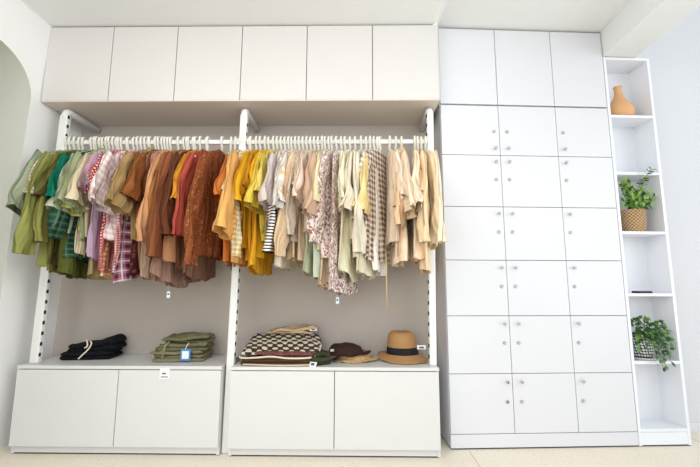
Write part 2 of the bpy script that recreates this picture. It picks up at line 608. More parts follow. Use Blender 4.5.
def body_rings(W, hem, T, flare, seed, lean, curve, neck=0.068, folds=1.0, drop=0.0):
    zs = [(-0.068, neck * 0.85), (-0.078, neck * 1.1), (-0.098, neck + (W - neck) * 0.36), (-0.122, neck + (W - neck) * 0.72), (-0.148, W * 0.95), (-0.180, W)]
    n2 = 20
    for i in range(1, n2 + 1):
        s = i / n2
        z = -0.180 - (hem - 0.180) * s
        zs.append((z, W * (1 - 0.05 * math.sin(PI * min(1, s * 1.4))) + flare * s))
    rings = []
    K = 41
    for z, w in zs:
        s = max(0, (-z - 0.1) / (hem - 0.1))
        th = T * (0.55 + 0.6 * min(1, s * 2)) if z < -0.1 else T * 0.6
        ring = []
        for k in range(K):
            t = 2 * PI * k / (K - 1)
            q = math.cos(t)
            pw = w * (abs(q) ** 0.8) * (1 if q >= 0 else -1)
            f = folds * s * (0.013 * math.sin(pw * 34 + seed * 1.3 + 2.0 * s) + 0.010 * math.sin(pw * 78 + seed * 2.9 + 4 * s))
            f += 0.006 * s * mnoise.noise(Vector((pw * 9, z * 7, seed * 3.1)))
            pt = th * math.sin(t) * (1 + 0.25 * math.sin(pw * 46 + seed)) + f
            pz = z
            if s > 0.6:
                e = (s - 0.6) / 0.4
                pz += e * (curve * (pw / W) ** 2 + 0.008 * math.sin(pw * 30 + seed) + drop * pw)
            pt += lean * (-z - 0.07)
            pw += 0.012 * s * math.sin(z * 17 + seed * 2.3) * (1 if q > 0 else -1) * abs(q)
            ring.append(((pt, pw, pz), (pw + (0.5 if math.sin(t) > 0 else 0), z)))
        rings.append(ring)
    return rings

MATS = {}
def cloth(pat, cols, p=0.03):
    key = (pat, tuple(cols), p)
    if key not in MATS:
        muted = [tuple(v + ((c[0] * .3 + c[1] * .59 + c[2] * .11) - v) * 0.12 for v in c) for c in cols]
        MATS[key] = fabric('cloth_' + pat, pat, muted, p)
    return MATS[key]

def px_x(px):
    if px < 350: px = 350 - (350 - px) * 0.953
    return -0.002 + (px - 50) * 0.00631

GROUP_G = 'second-hand clothes on the rails'
gi = [0]
def garment(px, kind, desc, pat, cols, p=0.03, hem=0.70, W=0.205, T=0.017, sl='S', L=0.26, aw=0.078, reach=0.0, lean=0.0, sway=None,
            flare=0.0, curve=0.02, inner=None, collar=False, swing=None, yaw=None, dz=0.0, cuffcol=None, drop=0.0, hang=True, folds=1.0, short=None):
    gi[0] += 1
    sd = gi[0] * 1.37
    rnd = random.Random(gi[0] * 31 + 5)
    x = px_x(px)
    mat = cloth(pat, cols, p)
    V, F, UV = ring_surface(body_rings(W, hem, T, flare, sd, lean, curve, folds=folds, drop=drop))
    if sway is None: sway = rnd.uniform(-0.05, 0.05)
    if sl != 'N':
        a1 = aw * (1.0 if sl == 'S' else 0.62)
        args = dict(L=L, a0=aw * 0.95, a1=a1, droop0=56, droop1=(74 if sl == 'S' else 87), th=(0.022 if sl == 'S' else 0.024), seed=sd, sway=sway, start_w=W * 0.80 + reach, start_z=-0.188 - reach * 0.5, cuff=(sl == 'L'))
        bv, bf, bu = ring_surface(sleeve_rings(1, **{**args, 'seed': sd + 3}))
        o_ = len(V)
        V += bv; UV += bu
        F += [tuple(i + o_ for i in q) for q in bf]
    o = mesh_obj(kind, V, F, mat, None, UV)
    o.location = (x, RY, RZ + dz)
    if yaw is None:
        yaw = rnd.uniform(-0.05, 0.05) + 0.17 * (1 - sstep(60, 140, px)) - (0.0 if px < 250 else 0.16 * sstep(250, 300, px))
    o.rotation_euler = (0, 0, yaw)
    if sl != 'N':
        sv, sf, su = ring_surface(sleeve_rings(-1, **args))
        mesh_obj('sleeve', sv, sf, mat, o, su)
        if sl == 'L' and cuffcol:
            pass
    if collar:
        # folded collar standing around the neck
        cv, cf, cu = [], [], []
        nn = 18
        for r_, z_, sx in ((0.066, -0.074, 0.016), (0.070, -0.058, 0.020), (0.076, -0.060, 0.024), (0.094, -0.094, 0.028)):
            for k in range(nn):
                a = 2 * PI * k / (nn - 1)
                cv.append((sx * math.sin(a), r_ * math.cos(a), z_)); cu.append((r_ * math.cos(a), z_))
        for i in range(3):
            for k in range(nn - 1):
                cf.append((i * nn + k, i * nn + k + 1, (i + 1) * nn + k + 1, (i + 1) * nn + k))
        mesh_obj('collar', cv, cf, mat, o, cu)
    side = 'left rail' if px < 243 else 'right rail'
    lab = desc + ' hanging on the ' + side
    tag(o, lab, 'clothes', GROUP_G)
    if hang:
        place_hanger(x, 'white hanger holding the ' + (short or desc), yaw, rnd.uniform(-0.002, 0.004))
    if swing:
        # paper swing tag on a thread below the hem
        y_, zt_, zb_ = swing
        tv, tf = tube_data([(0, y_, zt_), (0, y_, zb_)], 0.0008, 5)
        t = mesh_obj('tag_thread', tv, tf, M['cream_cord'], o)
        bm = bmesh.new(); add_box(bm, -0.009, 0.009, y_ - 0.0012, y_ + 0.0012, zb_ - 0.035, zb_)
        tg = bm_obj('swing_tag', bm, M['paper'], o)
        bm = bmesh.new(); add_box(bm, -0.006, 0.006, y_ - 0.0018, y_ - 0.0011, zb_ - 0.020, zb_ - 0.009)
        bm_obj('print', bm, M['blue_paper'], tg)
    return o

G = garment
# ---- left rail, from the left post to the middle post
G(52, 'shirt', 'pale sage green gauze shirt with a wide drooping sleeve', 'plain', [(148,158,128)], hem=.60, sl='S', sway=-.03, short='pale sage green gauze shirt', aw=0.105, L=0.35, reach=0.0)
G(56, 'shirt', 'cream and brown checked shirt behind the sage gauze shirt', 'gingham', [(214,206,178),(150,138,108)], .022, hem=.62, L=.26, aw=.085, reach=.02)
G(61, 'shirt', 'long-sleeved light olive green shirt with gathered cuffs', 'plain', [(140,142,70)], hem=.80, sl='L', L=.56, aw=.088, reach=.02, sway=-.02, W=.215)
G(66, 'shirt', 'yellowish olive long-sleeved shirt beside the gathered-cuff shirt', 'plain', [(132,130,62)], hem=.83, sl='L', L=.50, aw=.075)
G(70, 'shirt', 'dark brownish olive shirt', 'plain', [(98,84,40)], hem=.80, L=.27, aw=.07)
G(82, 'dress', 'dark moss green long dress with a rounded hem', 'plain', [(86,92,34)], hem=.86, sl='N', flare=.02, curve=.03, short='dark moss green long dress')
G(79, 'tee_shirt', 'bright teal green tee shirt', 'plain', [(6,120,92)], hem=.68, L=.28, aw=.083, reach=.02, W=.21)
G(84, 'shirt', 'pale mint short-sleeved shirt beside the teal tee shirt', 'plain', [(184,192,164)], hem=.62, L=.34, aw=.075)
G(88, 'shirt', 'dark green checked shirt with longer sleeves', 'plaid', [(44,84,62),(24,56,42),(98,130,104)], .035, hem=.76, sl='L', L=.48, reach=.0, aw=0.07)
G(91, 'blouse', 'cream and beige striped blouse beside the dark green checked shirt', 'vstripe', [(222,208,176),(182,160,122)], .012, hem=.74, sl='N', W=0.185)
G(95, 'shirt', 'sage green linen shirt with a broad open short sleeve', 'plain', [(150,160,118)], hem=.66, L=.30, aw=.098, reach=.04, collar=True)
G(98, 'tee_shirt', 'lime yellow tee shirt mostly hidden beside the sage linen shirt', 'plain', [(196,198,96)], hem=.60, L=.34, aw=.06, W=0.185)
G(102, 'shirt', 'beige linen shirt with a striped cuff lining', 'plain', [(204,190,152)], hem=.64, L=.29, aw=.082, reach=.03)
G(106, 'dress', 'tan sleeveless linen dress low under the lilac shirt', 'plain', [(176,154,112)], hem=.86, sl='N', W=0.185)
G(108, 'shirt', 'dusty lilac pink long shirt', 'plain', [(196,156,168)], hem=.74, L=.22, aw=.07, W=0.222)
G(111, 'shirt', 'pale lavender long shirt beside the dusty lilac pink one', 'plain', [(180,152,178)], hem=.76, L=.20, aw=.06, W=0.222)
G(117, 'dress', 'orange and cream striped dress low under the lavender shirt', 'stripe', [(236,196,146),(222,130,70)], .03, hem=.86, sl='N', short='orange and cream striped dress', W=0.175)
G(118, 'dress', 'bright red dress with rows of white dots', 'dots', [(182,30,30),(238,214,206)], .018, hem=.83, L=.25, aw=.08, reach=.02, W=0.222)
G(124, 'shirt', 'soft pink short-sleeved shirt beside the red dotted dress', 'plain', [(222,160,168)], hem=.66, L=.18, aw=.06)
G(128, 'shirt', 'white and blush checked shirt with a puffed short sleeve', 'gingham', [(244,234,230),(222,186,186)], .035, hem=.66, L=.30, aw=.095, reach=.03)
G(132, 'shirt', 'deep rose and white gingham long-sleeved shirt', 'gingham', [(232,206,210),(150,34,66)], .017, hem=.84, aw=.075, sl='N')
G(136, 'shirt', 'coral and white small check shirt next to the purple tartan', 'gingham', [(232,180,168),(176,52,70)], .014, hem=.82, sl='N')
G(140, 'shirt', 'plum and white tartan long shirt', 'plaid', [(168,120,140),(110,30,56),(236,222,226)], .048, sl='N', drop=0.35, W=0.205, flare=0.0, hem=0.835)
G(141, 'shirt', 'cocoa brown shirt beside the white and blush checked shirt', 'plain', [(156,118,80)], hem=.56, L=.25, aw=.075)
G(147, 'shirt', 'khaki tan shirt with a very broad open sleeve', 'plain', [(168,136,84)], hem=.66, L=.30, aw=.100, reach=.05, collar=True, W=.212)
G(150, 'dress', 'dark wine floral dress mostly hidden by the tartan shirt', 'floral', [(70,24,26),(120,60,50),(40,22,20)], .02, sl='N', short='dark wine floral dress', W=0.18, drop=0.3, hem=0.8)
G(154, 'tee_shirt', 'rust brown tee shirt beside the khaki shirt', 'plain', [(142,80,36)], hem=.60, L=.26, aw=.085, reach=.02)
G(157, 'dress', 'milk-chocolate brown sleeveless long dress', 'plain', [(142,100,72)], hem=.83, sl='N')
G(160, 'dress', 'dusty rose slim dress beside the milk-chocolate dress', 'plain', [(190,118,106)], hem=.72, sl='N')
G(163, 'dress', 'taupe beige pleated long dress', 'plain', [(182,150,124)], hem=.87, sl='N', flare=.02)
G(180, 'dress', 'long pinkish brown pleated dress, lowest of the brown clothes', 'plain', [(160,122,104)], sl='N', curve=.04, W=.2, folds=1.5, short='long pinkish brown pleated dress', hem=0.905, flare=0.08, swing=(-.12,-.89,-.93))
G(187, 'dress', 'apricot dress with a straight hem just above the pinkish pleats', 'plain', [(204,142,98)], sl='N', curve=.03, short='apricot straight-hemmed dress', hem=0.8, flare=0.07)
G(171, 'coat', 'apricot long open coat', 'plain', [(206,144,98)], sl='L', L=.50, flare=0.0, W=0.225, aw=0.06, hem=0.765)
G(177, 'shirt', 'caramel brown long-sleeved shirt beside the apricot coat', 'plain', [(162,102,48)], sl='L', L=.44, aw=.085, hem=0.66)
G(182, 'shirt', 'chestnut brown shirt with long gathered sleeves', 'plain', [(140,78,46)], sl='L', L=.58, aw=.088, reach=.01, hem=0.72)
G(189, 'shirt', 'dark chocolate brown long-sleeved shirt', 'plain', [(106,58,36)], sl='L', L=.46, aw=.082, hem=0.64)
G(194, 'tee_shirt', 'golden orange tee shirt beside the chocolate shirt', 'plain', [(206,136,28)], hem=.58, L=.29, aw=.068)
G(202, 'shirt', 'brick coral red long-sleeved shirt', 'plain', [(188,76,58)], sl='L', L=.46, aw=.072, W=.21, hem=0.62)
G(201, 'dress', 'mocha brown skirt dress beside the rust flecked jumper', 'plain', [(132,94,76)], sl='N', W=0.17, flare=0.07, hem=0.87)
G(217, 'jumper', 'rust flecked knit jumper with balloon sleeves', 'print', [(146,76,40),(206,132,84),(96,46,24)], .011, sl='L', L=.62, aw=.098, reach=.02, W=.215, T=.02, hem=0.74)
G(236, 'tee_shirt', 'burnt orange tee shirt', 'plain', [(206,112,40)], hem=.78, L=.26, aw=.075, reach=.03)
G(238, 'shirt', 'pale grey and yellow checked shirt beside the orange tee', 'plaid', [(204,200,160),(176,160,90),(236,232,214)], .03, hem=.66, L=.24, aw=.08, reach=.01)
# ---- right rail
G(247, 'shirt', 'yellow and white gingham shirt below the apricot sleeve', 'gingham', [(246,236,206),(224,168,52)], .026, hem=.74, sl='L', L=.60, aw=.08, short='yellow and white gingham shirt', reach=-0.035, yaw=0.0)
G(246, 'shirt', 'light apricot shirt with a wide elbow-length sleeve', 'plain', [(226,164,84)], hem=.78, sl='S', L=.46, aw=.10, W=.21, reach=0.05, yaw=0.0)
G(253, 'tee_shirt', 'golden mustard tee shirt, its shoulder nearest the middle post', 'plain', [(222,158,14)], hem=.70, L=.30, aw=.085, reach=.02, short='golden mustard tee shirt')
G(257, 'shirt', 'amber yellow long shirt beside the golden mustard tee shirt', 'plain', [(212,150,24)], hem=.78, L=.20, aw=.06)
G(262, 'dress', 'marigold yellow dress with a rounded hem', 'plain', [(226,158,20)], sl='N', curve=.03, hem=0.835, flare=0.07)
G(266, 'shirt', 'sunflower yellow long shirt', 'plain', [(232,168,16)], hem=.745, L=.22, aw=.07, W=.215)
G(271, 'shirt', 'citrus yellow short-sleeved shirt', 'plain', [(218,186,58)], hem=.66, L=.32, aw=.085)
G(275, 'tee_shirt', 'soft yellow tee shirt beside the lilac grey shirt', 'plain', [(224,200,92)], hem=.62, L=.24, aw=.075, reach=.01)
G(279, 'dress', 'pale olive beige dress', 'plain', [(186,170,112)], hem=.64, sl='N')
G(283, 'shirt', 'lilac grey short-sleeved shirt with a folded cuff', 'plain', [(206,192,186)], hem=.64, L=.30, aw=.085, reach=.03)
G(287, 'shirt', 'ivory long shirt under the black striped top', 'plain', [(232,218,196)], hem=.80, sl='N')
G(290, 'tee_shirt', 'white top with thin black stripes', 'stripe', [(240,234,228),(46,38,40)], .016, hem=.74, sl='L', L=.56, aw=.06)
G(294, 'blouse', 'white blouse with orange flowers', 'floral', [(246,236,222),(226,140,80),(236,190,130)], .04, hem=.62, L=.30, aw=.085, reach=.02)
G(298, 'shirt', 'cool light grey linen shirt', 'plain', [(206,198,188)], hem=.68, L=.34, aw=.09, reach=.02)
G(302, 'shirt', 'sandy peach long-sleeved shirt', 'plain', [(224,190,150)], hem=.76, sl='L', L=.58, aw=.078)
G(306, 'blouse', 'grey beige speckled blouse', 'print', [(208,188,166),(170,150,130),(226,212,196)], .012, hem=.66, sl='L', L=.46, aw=.08)
G(310, 'shirt', 'warm beige long shirt with a turned-up hem', 'plain', [(222,194,160)], hem=.77, L=.2, aw=.07)
G(314, 'shirt', 'blush cream short-sleeved shirt', 'plain', [(230,204,184)], hem=.62, L=.28, aw=.08, reach=.01)
G(318, 'dress', 'pale sage green slim dress', 'plain', [(196,200,162)], hem=.84, sl='N')
G(322, 'tee_shirt', 'rosy tan tee shirt with a boxy sleeve', 'plain', [(204,164,136)], hem=.64, L=.36, aw=.092, reach=.02)
G(325, 'dress', 'greyish mint slim dress beside the rosy tan tee shirt', 'plain', [(186,192,170)], hem=.86, sl='N')
G(329, 'shirt', 'light butter shirt left of the rose floral shirt', 'plain', [(236,222,168)], hem=.72, L=.30, aw=.075)
G(332, 'dress', 'beige dress with small dark specks', 'print', [(212,188,152),(120,92,72),(212,188,152)], .02, hem=.915, sl='N')
G(337, 'blouse', 'white blouse with rose brown leafy print and long sleeves', 'leaf', [(240,228,218),(160,112,104),(196,152,140)], .012, hem=.76, sl='L', L=.50, yaw=-0.3, W=0.2, aw=0.085)
G(342, 'dress', 'blue grey slim dress between the two leafy prints', 'plain', [(164,164,156)], hem=.84, sl='N', W=0.15)
G(346, 'dress', 'long low-hemmed white dress with mauve leafy print', 'leaf', [(240,226,218),(150,104,104),(196,150,144)], .012, sl='N', flare=.05, T=.022, curve=.03, W=.215, short='long white dress with mauve leafy print', swing=(-.12,-.92,-.96), yaw=-0.32, hem=0.95)
G(351, 'shirt', 'pale lemon long shirt with a rounded hem', 'plain', [(242,236,200)], hem=.88, L=.30, aw=.09, T=.018, curve=.08, W=.215)
G(356, 'shirt', 'oatmeal short-sleeved shirt', 'plain', [(226,212,186)], hem=.66, L=.34, aw=.088, reach=.02)
G(362, 'shirt', 'ivory long-sleeved shirt', 'plain', [(230,220,196)], hem=.74, sl='L', L=.56, aw=.085, W=.21)
G(367, 'shirt', 'off-white long shirt with a shirt-tail hem', 'plain', [(232,220,190)], hem=.86, sl='N', curve=.06)
G(371, 'tee_shirt', 'butter yellow short-sleeved tee shirt', 'plain', [(232,206,136)], hem=.72, L=.34, aw=.08, reach=.01, W=0.18)
G(375, 'shirt', 'pale blue grey shirt beside the butter yellow tee shirt', 'plain', [(198,196,192)], hem=.62, sl='N', W=0.12, yaw=-0.35)
G(381, 'shirt', 'brown and cream gingham long shirt', 'gingham', [(230,218,204),(118,84,56)], .034, hem=.76, sl='L', L=.36, aw=.08, T=.020, yaw=-0.50, W=0.235)
G(378.5, 'blouse', 'white lace blouse with its hem below the gingham shirt', 'print', [(240,234,226),(206,198,190),(250,246,240)], .012, hem=.83, sl='N', curve=.03, short='white lace blouse', W=0.14, yaw=-0.35)
G(390, 'blouse', 'pale peach gathered blouse', 'plain', [(244,220,194)], hem=.66, L=.28, aw=.085, yaw=0.1)
G(396, 'tee_shirt', 'light peach tee shirt with a square sleeve', 'plain', [(246,220,188)], hem=.78, L=.34, aw=.095, reach=.02, yaw=0.08)
G(402, 'shirt', 'warm tan collared shirt beside the gap on the rail', 'plain', [(230,192,150)], hem=.74, sl='L', L=.40, aw=.07, collar=True)
G(415, 'tee_shirt', 'creamy peach tee shirt, first after the gap on the rail', 'plain', [(248,224,192)], hem=.76, L=.32, aw=.10, reach=.03, W=.21, short='creamy peach tee shirt')
G(418, 'shirt', 'apricot orange shirt beside the creamy peach tee shirt', 'plain', [(238,196,152)], hem=.76, L=.24, aw=.07)
G(421.5, 'shirt', 'light honey long-sleeved shirt', 'plain', [(244,214,170)], hem=.82, sl='L', L=.50, aw=.085)
G(425.5, 'shirt', 'pale cream long-sleeved shirt at the right end of the rail', 'plain', [(248,230,196)], hem=.68, sl='L', aw=.09, short='pale cream long-sleeved shirt', yaw=0.02, sway=0.0, L=0.5, reach=0.0)

# two empty hangers beside the middle post
place_hanger(px_x(226), 'empty white hanger beside the rust flecked jumper', 0.35)
place_hanger(px_x(230.5), 'empty white hanger nearest the middle post beside the burnt orange tee shirt', 0.30)

# beige tie hanging below the peach clothes
tie = tube('belt_tie', [(px_x(384), -0.02, RZ - 0.70), (px_x(384) + .002, -0.03, RZ - .80), (px_x(384.3), -0.03, RZ - 1.02)], 0.0042, cloth('plain', [(206,176,130)]), None, 6)
tag(tie, 'thin beige fabric tie dangling below the brown gingham shirt', 'tie')
# ------------------------------------------------------------------ folded clothes
def folded(name, c, size, rot, mat, label, seed, layers=3, amp=0.008, e1=0.30, e2=0.20, tilt=(0, 0), group=None, hump=None, sag=0.0, shift=0.012):
    """one folded garment: soft sheets lying on each other, round at the fold, a little out of line"""
    rr = random.Random(int(seed * 10))
    w, d, H = size[0] / 2, size[1] / 2, size[2]
    h = H / layers
    N, K = 12, 73
    def sg(v, e): return (abs(v) ** e) * (1 if v >= 0 else -1)
    V, F, UV = [], [], []
    for L_ in range(layers):
        o_ = len(V)
        ox, oy = rr.uniform(-shift, shift), rr.uniform(-shift, shift * .6)
        sx, sy, ra = rr.uniform(0.94, 1.0), rr.uniform(0.94, 1.0), rr.uniform(-0.05, 0.05)
        for i in range(N + 1):
            la = -PI / 2 + PI * i / N
            for k in range(K):
                lo = 2 * PI * k / (K - 1)
                cz = sg(math.sin(la), 0.75)
                r_ = abs(math.cos(la)) ** e1
                x0 = w * sx * r_ * sg(math.cos(lo), e2)
                y0 = d * sy * r_ * sg(math.sin(lo), e2)
                q = Vector((x0 * 11 + seed, y0 * 11, L_ * 0.7 + seed * 2))
                q2 = Vector((x0 * 30, y0 * 30 + seed, L_ * 3))
                z = h * (L_ + 0.5) + h * 0.62 * cz
                up = (L_ + 0.5 + 0.5 * cz) / layers
                z += (amp * mnoise.noise(q) + 0.65 * amp * mnoise.noise(q2)) * up
                if hump: z += hump[2] * math.exp(-((x0 - hump[0]) / hump[1]) ** 2) * up
                z += (tilt[0] * x0 + tilt[1] * y0) * up
                z -= sag * max(0, -y0 / d - 0.35) ** 2
                x = x0 + ox + amp * mnoise.noise(q + Vector((7, 3, 1)))
                y = y0 + oy + amp * mnoise.noise(q + Vector((1, 9, 4)))
                x, y = x * math.cos(ra) - y * math.sin(ra), x * math.sin(ra) + y * math.cos(ra)
                z = max(z, 0.0)
                V.append((x, y, z)); UV.append((x0 + 0.3 * L_, y0 + cz * h * .6))
        for i in range(N):
            for k in range(K - 1):
                F.append((o_ + i * K + k, o_ + i * K + k + 1, o_ + (i + 1) * K + k + 1, o_ + (i + 1) * K + k))
    o = mesh_obj(name, V, F, mat, None, UV)
    o.location = c
    o.rotation_euler = (0, 0, rot)
    if label:
        tag(o, label, 'clothes', group)
    return o

TOP = 0.482
black = fabric('cloth_black', 'plain', [(22, 22, 26)])
b1 = folded('folded_trousers', (0.262, 0.252, TOP), (0.300, 0.200, 0.050), 0.14, black, 'black folded trousers lying flat on the left drawer unit, lower of the pair', 1.1, 2, 0.006, group='folded clothes on the drawer units')
b2 = folded('folded_trousers', (0.280, 0.262, TOP + 0.048), (0.285, 0.180, 0.044), 0.20, black, 'black folded drawstring trousers on top of another black folded pair', 2.7, 2, 0.008, hump=(0.10, 0.05, 0.045), group='folded clothes on the drawer units')
bm = None
def cord(name, pts, r, mat, par):
    # smooth the control points
    P = [Vector(p) for p in pts]
    out = []
    for i in range(len(P) - 1):
        p0, p1, p2, p3 = P[max(0, i - 1)], P[i], P[i + 1], P[min(len(P) - 1, i + 2)]
        for s in range(6):
            t = s / 6
            out.append(0.5 * ((2 * p1) + (p2 - p0) * t + (2 * p0 - 5 * p1 + 4 * p2 - p3) * t * t + (3 * p1 - p0 - 3 * p2 + p3) * t ** 3))
    out.append(P[-1])
    o = tube(name, out, r, mat, None, 7)
    return attach(o, par)
cord('drawstring', [(0.262, 0.180, 0.600), (0.275, 0.172, 0.590), (0.285, 0.164, 0.572), (0.282, 0.160, 0.560), (0.272, 0.160, 0.556)], 0.0042, M['cream_cord'], b2)
cord('drawstring', [(0.292, 0.176, 0.592), (0.305, 0.170, 0.582), (0.305, 0.158, 0.560), (0.290, 0.150, 0.535), (0.268, 0.146, 0.512), (0.252, 0.142, 0.492)], 0.0042, M['cream_cord'], b2)

olive = fabric('cloth_olive', 'plain', [(116, 114, 84)])
olive2 = fabric('cloth_olive_light', 'plain', [(130, 126, 98)])
o1 = folded('folded_trousers', (0.852, 0.232, TOP), (0.320, 0.225, 0.058), 0.08, olive2, 'olive green folded trousers at the bottom of the olive stack', 4.2, 3, 0.016, shift=0.02, group='folded clothes on the drawer units')
o2 = folded('folded_trousers', (0.862, 0.245, TOP + 0.055), (0.300, 0.215, 0.048), 0.12, olive, 'olive green folded trousers in the middle of the olive stack', 5.9, 2, 0.022, shift=0.02, group='folded clothes on the drawer units')
o3 = folded('folded_trousers', (0.880, 0.258, TOP + 0.101), (0.280, 0.200, 0.040), 0.06, olive, 'olive green crumpled folded trousers on top of the olive stack', 8.4, 2, 0.028, shift=0.02, group='folded clothes on the drawer units')
cord('drawstring', [(0.770, 0.150, 0.598), (0.780, 0.135, 0.580), (0.786, 0.120, 0.556), (0.781, 0.117, 0.530), (0.776, 0.115, 0.500)], 0.0036, fabric('cloth_khaki_cord', 'plain', [(150, 148, 112)]), o1)
cord('drawstring', [(0.800, 0.152, 0.600), (0.786, 0.128, 0.574), (0.778, 0.118, 0.552), (0.760, 0.119, 0.540)], 0.0036, MATS.get('x') or fabric('cloth_khaki_cord2', 'plain', [(150, 148, 112)]), o1)
# blue-bordered tag hanging on the olive stack
t = attach(box('swing_tag', 0.892, 0.950, 0.100, 0.103, 0.494, 0.560, M['blue_paper'], None, 0.001), o2)
attach(box('tag_face', 0.901, 0.941, 0.0985, 0.1002, 0.505, 0.549, M['paper'], None), t)
t.rotation_euler = (0, 0, 0)
cord('tag_thread', [(0.920, 0.101, 0.559), (0.918, 0.116, 0.575), (0.924, 0.134, 0.592)], 0.0022, M['paper'], o2)

# patterned jumper stack
def hound():
    m, nt, b = new_mat('drop_patterned_knit')
    uv = nd(nt, 'ShaderNodeUVMap')
    sep = nd(nt, 'ShaderNodeSeparateXYZ')
    nt.links.new(uv.outputs['UV'], sep.inputs[0])
    k = 2 * PI / 0.062
    a = mth(nt, 'MULTIPLY', mth(nt, 'SINE', mth(nt, 'MULTIPLY', mth(nt, 'ADD', sep.outputs[0], mth(nt, 'MULTIPLY', sep.outputs[1], 0.25)), k)), mth(nt, 'SINE', mth(nt, 'MULTIPLY', sep.outputs[1], k * 1.05)))
    f = mth(nt, 'GREATER_THAN', a, mth(nt, 'MULTIPLY_ADD', mth(nt, 'SINE', mth(nt, 'MULTIPLY', sep.outputs[1], k * 1.7)), 0.22, 0.10))
    nt.links.new(mixc(nt, f, lin((62, 46, 38)), lin((222, 210, 188))), b.inputs['Base Color'])
    b.inputs['Roughness'].default_value = 0.95
    return m
G2 = 'folded clothes on the drawer units'
j1 = folded('folded_jumper', (1.490, 0.130, TOP), (0.440, 0.220, 0.036), 0.0, fabric('cloth_dark_brown', 'plain', [(92, 70, 50)]), 'dark brown folded jumper with cream edge under the patterned jumper', 11.3, 2, 0.006, group=G2)
cord('hem_band', [(1.285, 0.032, 0.489), (1.38, 0.016, 0.490), (1.50, 0.014, 0.488), (1.62, 0.018, 0.489), (1.690, 0.036, 0.490)], 0.0042, cloth('plain', [(216, 196, 166)]), j1)
j2 = folded('folded_blouse', (1.510, 0.142, TOP + 0.034), (0.410, 0.215, 0.036), 0.0, fabric('cloth_mauve', 'print', [(124, 80, 76), (92, 54, 52), (150, 104, 96)], 0.02), 'mauve brown folded blouse between the patterned jumper and the dark brown one', 12.9, 2, 0.012, group=G2)
j3 = folded('folded_jumper', (1.488, 0.172, TOP + 0.060), (0.455, 0.310, 0.046), 0.0, hound(), 'folded jumper with cream drops on dark brown, topmost of the middle stack', 14.4, 1, 0.008, e1=0.22, tilt=(0.0, 0.30), sag=0.05, group=G2, shift=0.0)
cord('hem_band', [(1.262, 0.060, 0.536), (1.275, 0.026, 0.526), (1.36, 0.012, 0.530), (1.45, 0.010, 0.537), (1.54, 0.012, 0.528), (1.64, 0.016, 0.528), (1.695, 0.030, 0.534), (1.718, 0.080, 0.556), (1.722, 0.15, 0.580)], 0.0052, cloth('plain', [(226, 212, 188)]), j3)
j4 = folded('folded_shirt', (1.715, 0.110, TOP + 0.001), (0.120, 0.150, 0.072), 0.35, fabric('cloth_dark_green', 'plain', [(62, 62, 46)]), 'dark green crumpled shirt poking out right of the patterned jumper', 17.0, 3, 0.022, group=G2)
j5 = folded('folded_cardigan', (1.525, 0.300, TOP + 0.150), (0.300, 0.10, 0.030), 0.0, cloth('plain', [(204, 174, 136)]), 'tan folded cardigan lying along the back of the patterned jumper', 19.0, 2, 0.026, group=G2)
t = attach(box('swing_tag', 1.640, 1.685, 0.250, 0.272, 0.650, 0.672, M['paper'], None, 0.001), j5)
attach(box('print', 1.652, 1.674, 0.2485, 0.251, 0.655, 0.666, M['ink'], None), t)
t = empty('care_label', (1.655, 0.020, 0.484)); t.parent = None
bm = bmesh.new(); add_box(bm, -0.022, 0.022, -0.016, 0.016, 0, 0.003)
lb = bm_obj('paper_label', bm, M['paper'])
bpy.data.objects.remove(t)
lb.location = (1.690, 0.016, 0.492); lb.rotation_euler = (0.95, 0, -0.45)
tag(lb, 'small white paper label in front of the dark green garment', 'label')
bm = bmesh.new(); add_box(bm, -0.013, 0.010, -0.006, 0.009, 0.003, 0.0036)
bm_obj('print', bm, M['ink'], lb)

# ------------------------------------------------------------------ caps and straw hat
felt = fabric('cloth_dark_felt', 'plain', [(58, 40, 34)])
tanf = fabric('cloth_tan_felt', 'plain', [(196, 160, 112)])
def blob_cap(name, c, rx, ry, h, mat, label, seed, peak_dir, peak_len, amp):
    V, F, UV = [], [], []
    N, K = 22, 56
    for i in range(N + 1):
        s = i / N
        for k in range(K + 1):
            a = 2 * PI * k / K
            # profile: crown then turned-out brim
            if s < 0.62:
                t = s / 0.62
                r = math.sin(t * PI / 2) ** 0.8 * 0.80
                z = h * (0.24 + 0.76 * math.cos(t * PI / 2) ** 0.75)
            else:
                t = (s - 0.62) / 0.38
                r = 0.80 + 0.2 * t
                z = h * (0.24 - 0.17 * t)
            pk = max(0, math.cos(a - peak_dir)) ** 3
            r *= 1 + peak_len * pk * sstep(0.5, 1.0, s)
            n_ = mnoise.noise(Vector((r * math.cos(a) * 3.2 + seed, r * math.sin(a) * 3.2, seed)))
            n2 = mnoise.noise(Vector((r * math.cos(a) * 7 + seed, r * math.sin(a) * 7, seed + 5)))
            z += amp * (n_ + 0.5 * n2) * (0.4 + sstep(0, .6, s) * 0.6)
            z += 0.012 * pk * sstep(0.6, 1, s)
            V.append((rx * r * math.cos(a), ry * r * math.sin(a), max(0.001, z))); UV.append((r * math.cos(a) * rx, r * math.sin(a) * ry))
    for i in range(N):
        for k in range(K):
            F.append((i * (K + 1) + k, i * (K + 1) + k + 1, (i + 1) * (K + 1) + k + 1, (i + 1) * (K + 1) + k))
    o = mesh_obj(name, V, F, mat, None, UV)
    o.location = c
    tag(o, label, 'hat', 'hats on the middle drawer unit')
    return o
cap1 = blob_cap('tan_cap', (1.915, 0.205, TOP), 0.125, 0.105, 0.062, tanf, 'tan cap lying under the dark brown cap beside the straw hat', 3.3, 0.0, 0.25, 0.010)
cap2 = blob_cap('brown_cap', (1.868, 0.195, TOP + 0.036), 0.130, 0.104, 0.066, felt, 'crumpled dark brown cap lying on top of the tan cap', 6.1, 0.15, 0.22, 0.011)
vs = cap2.data.vertices
pv, pf = [], []
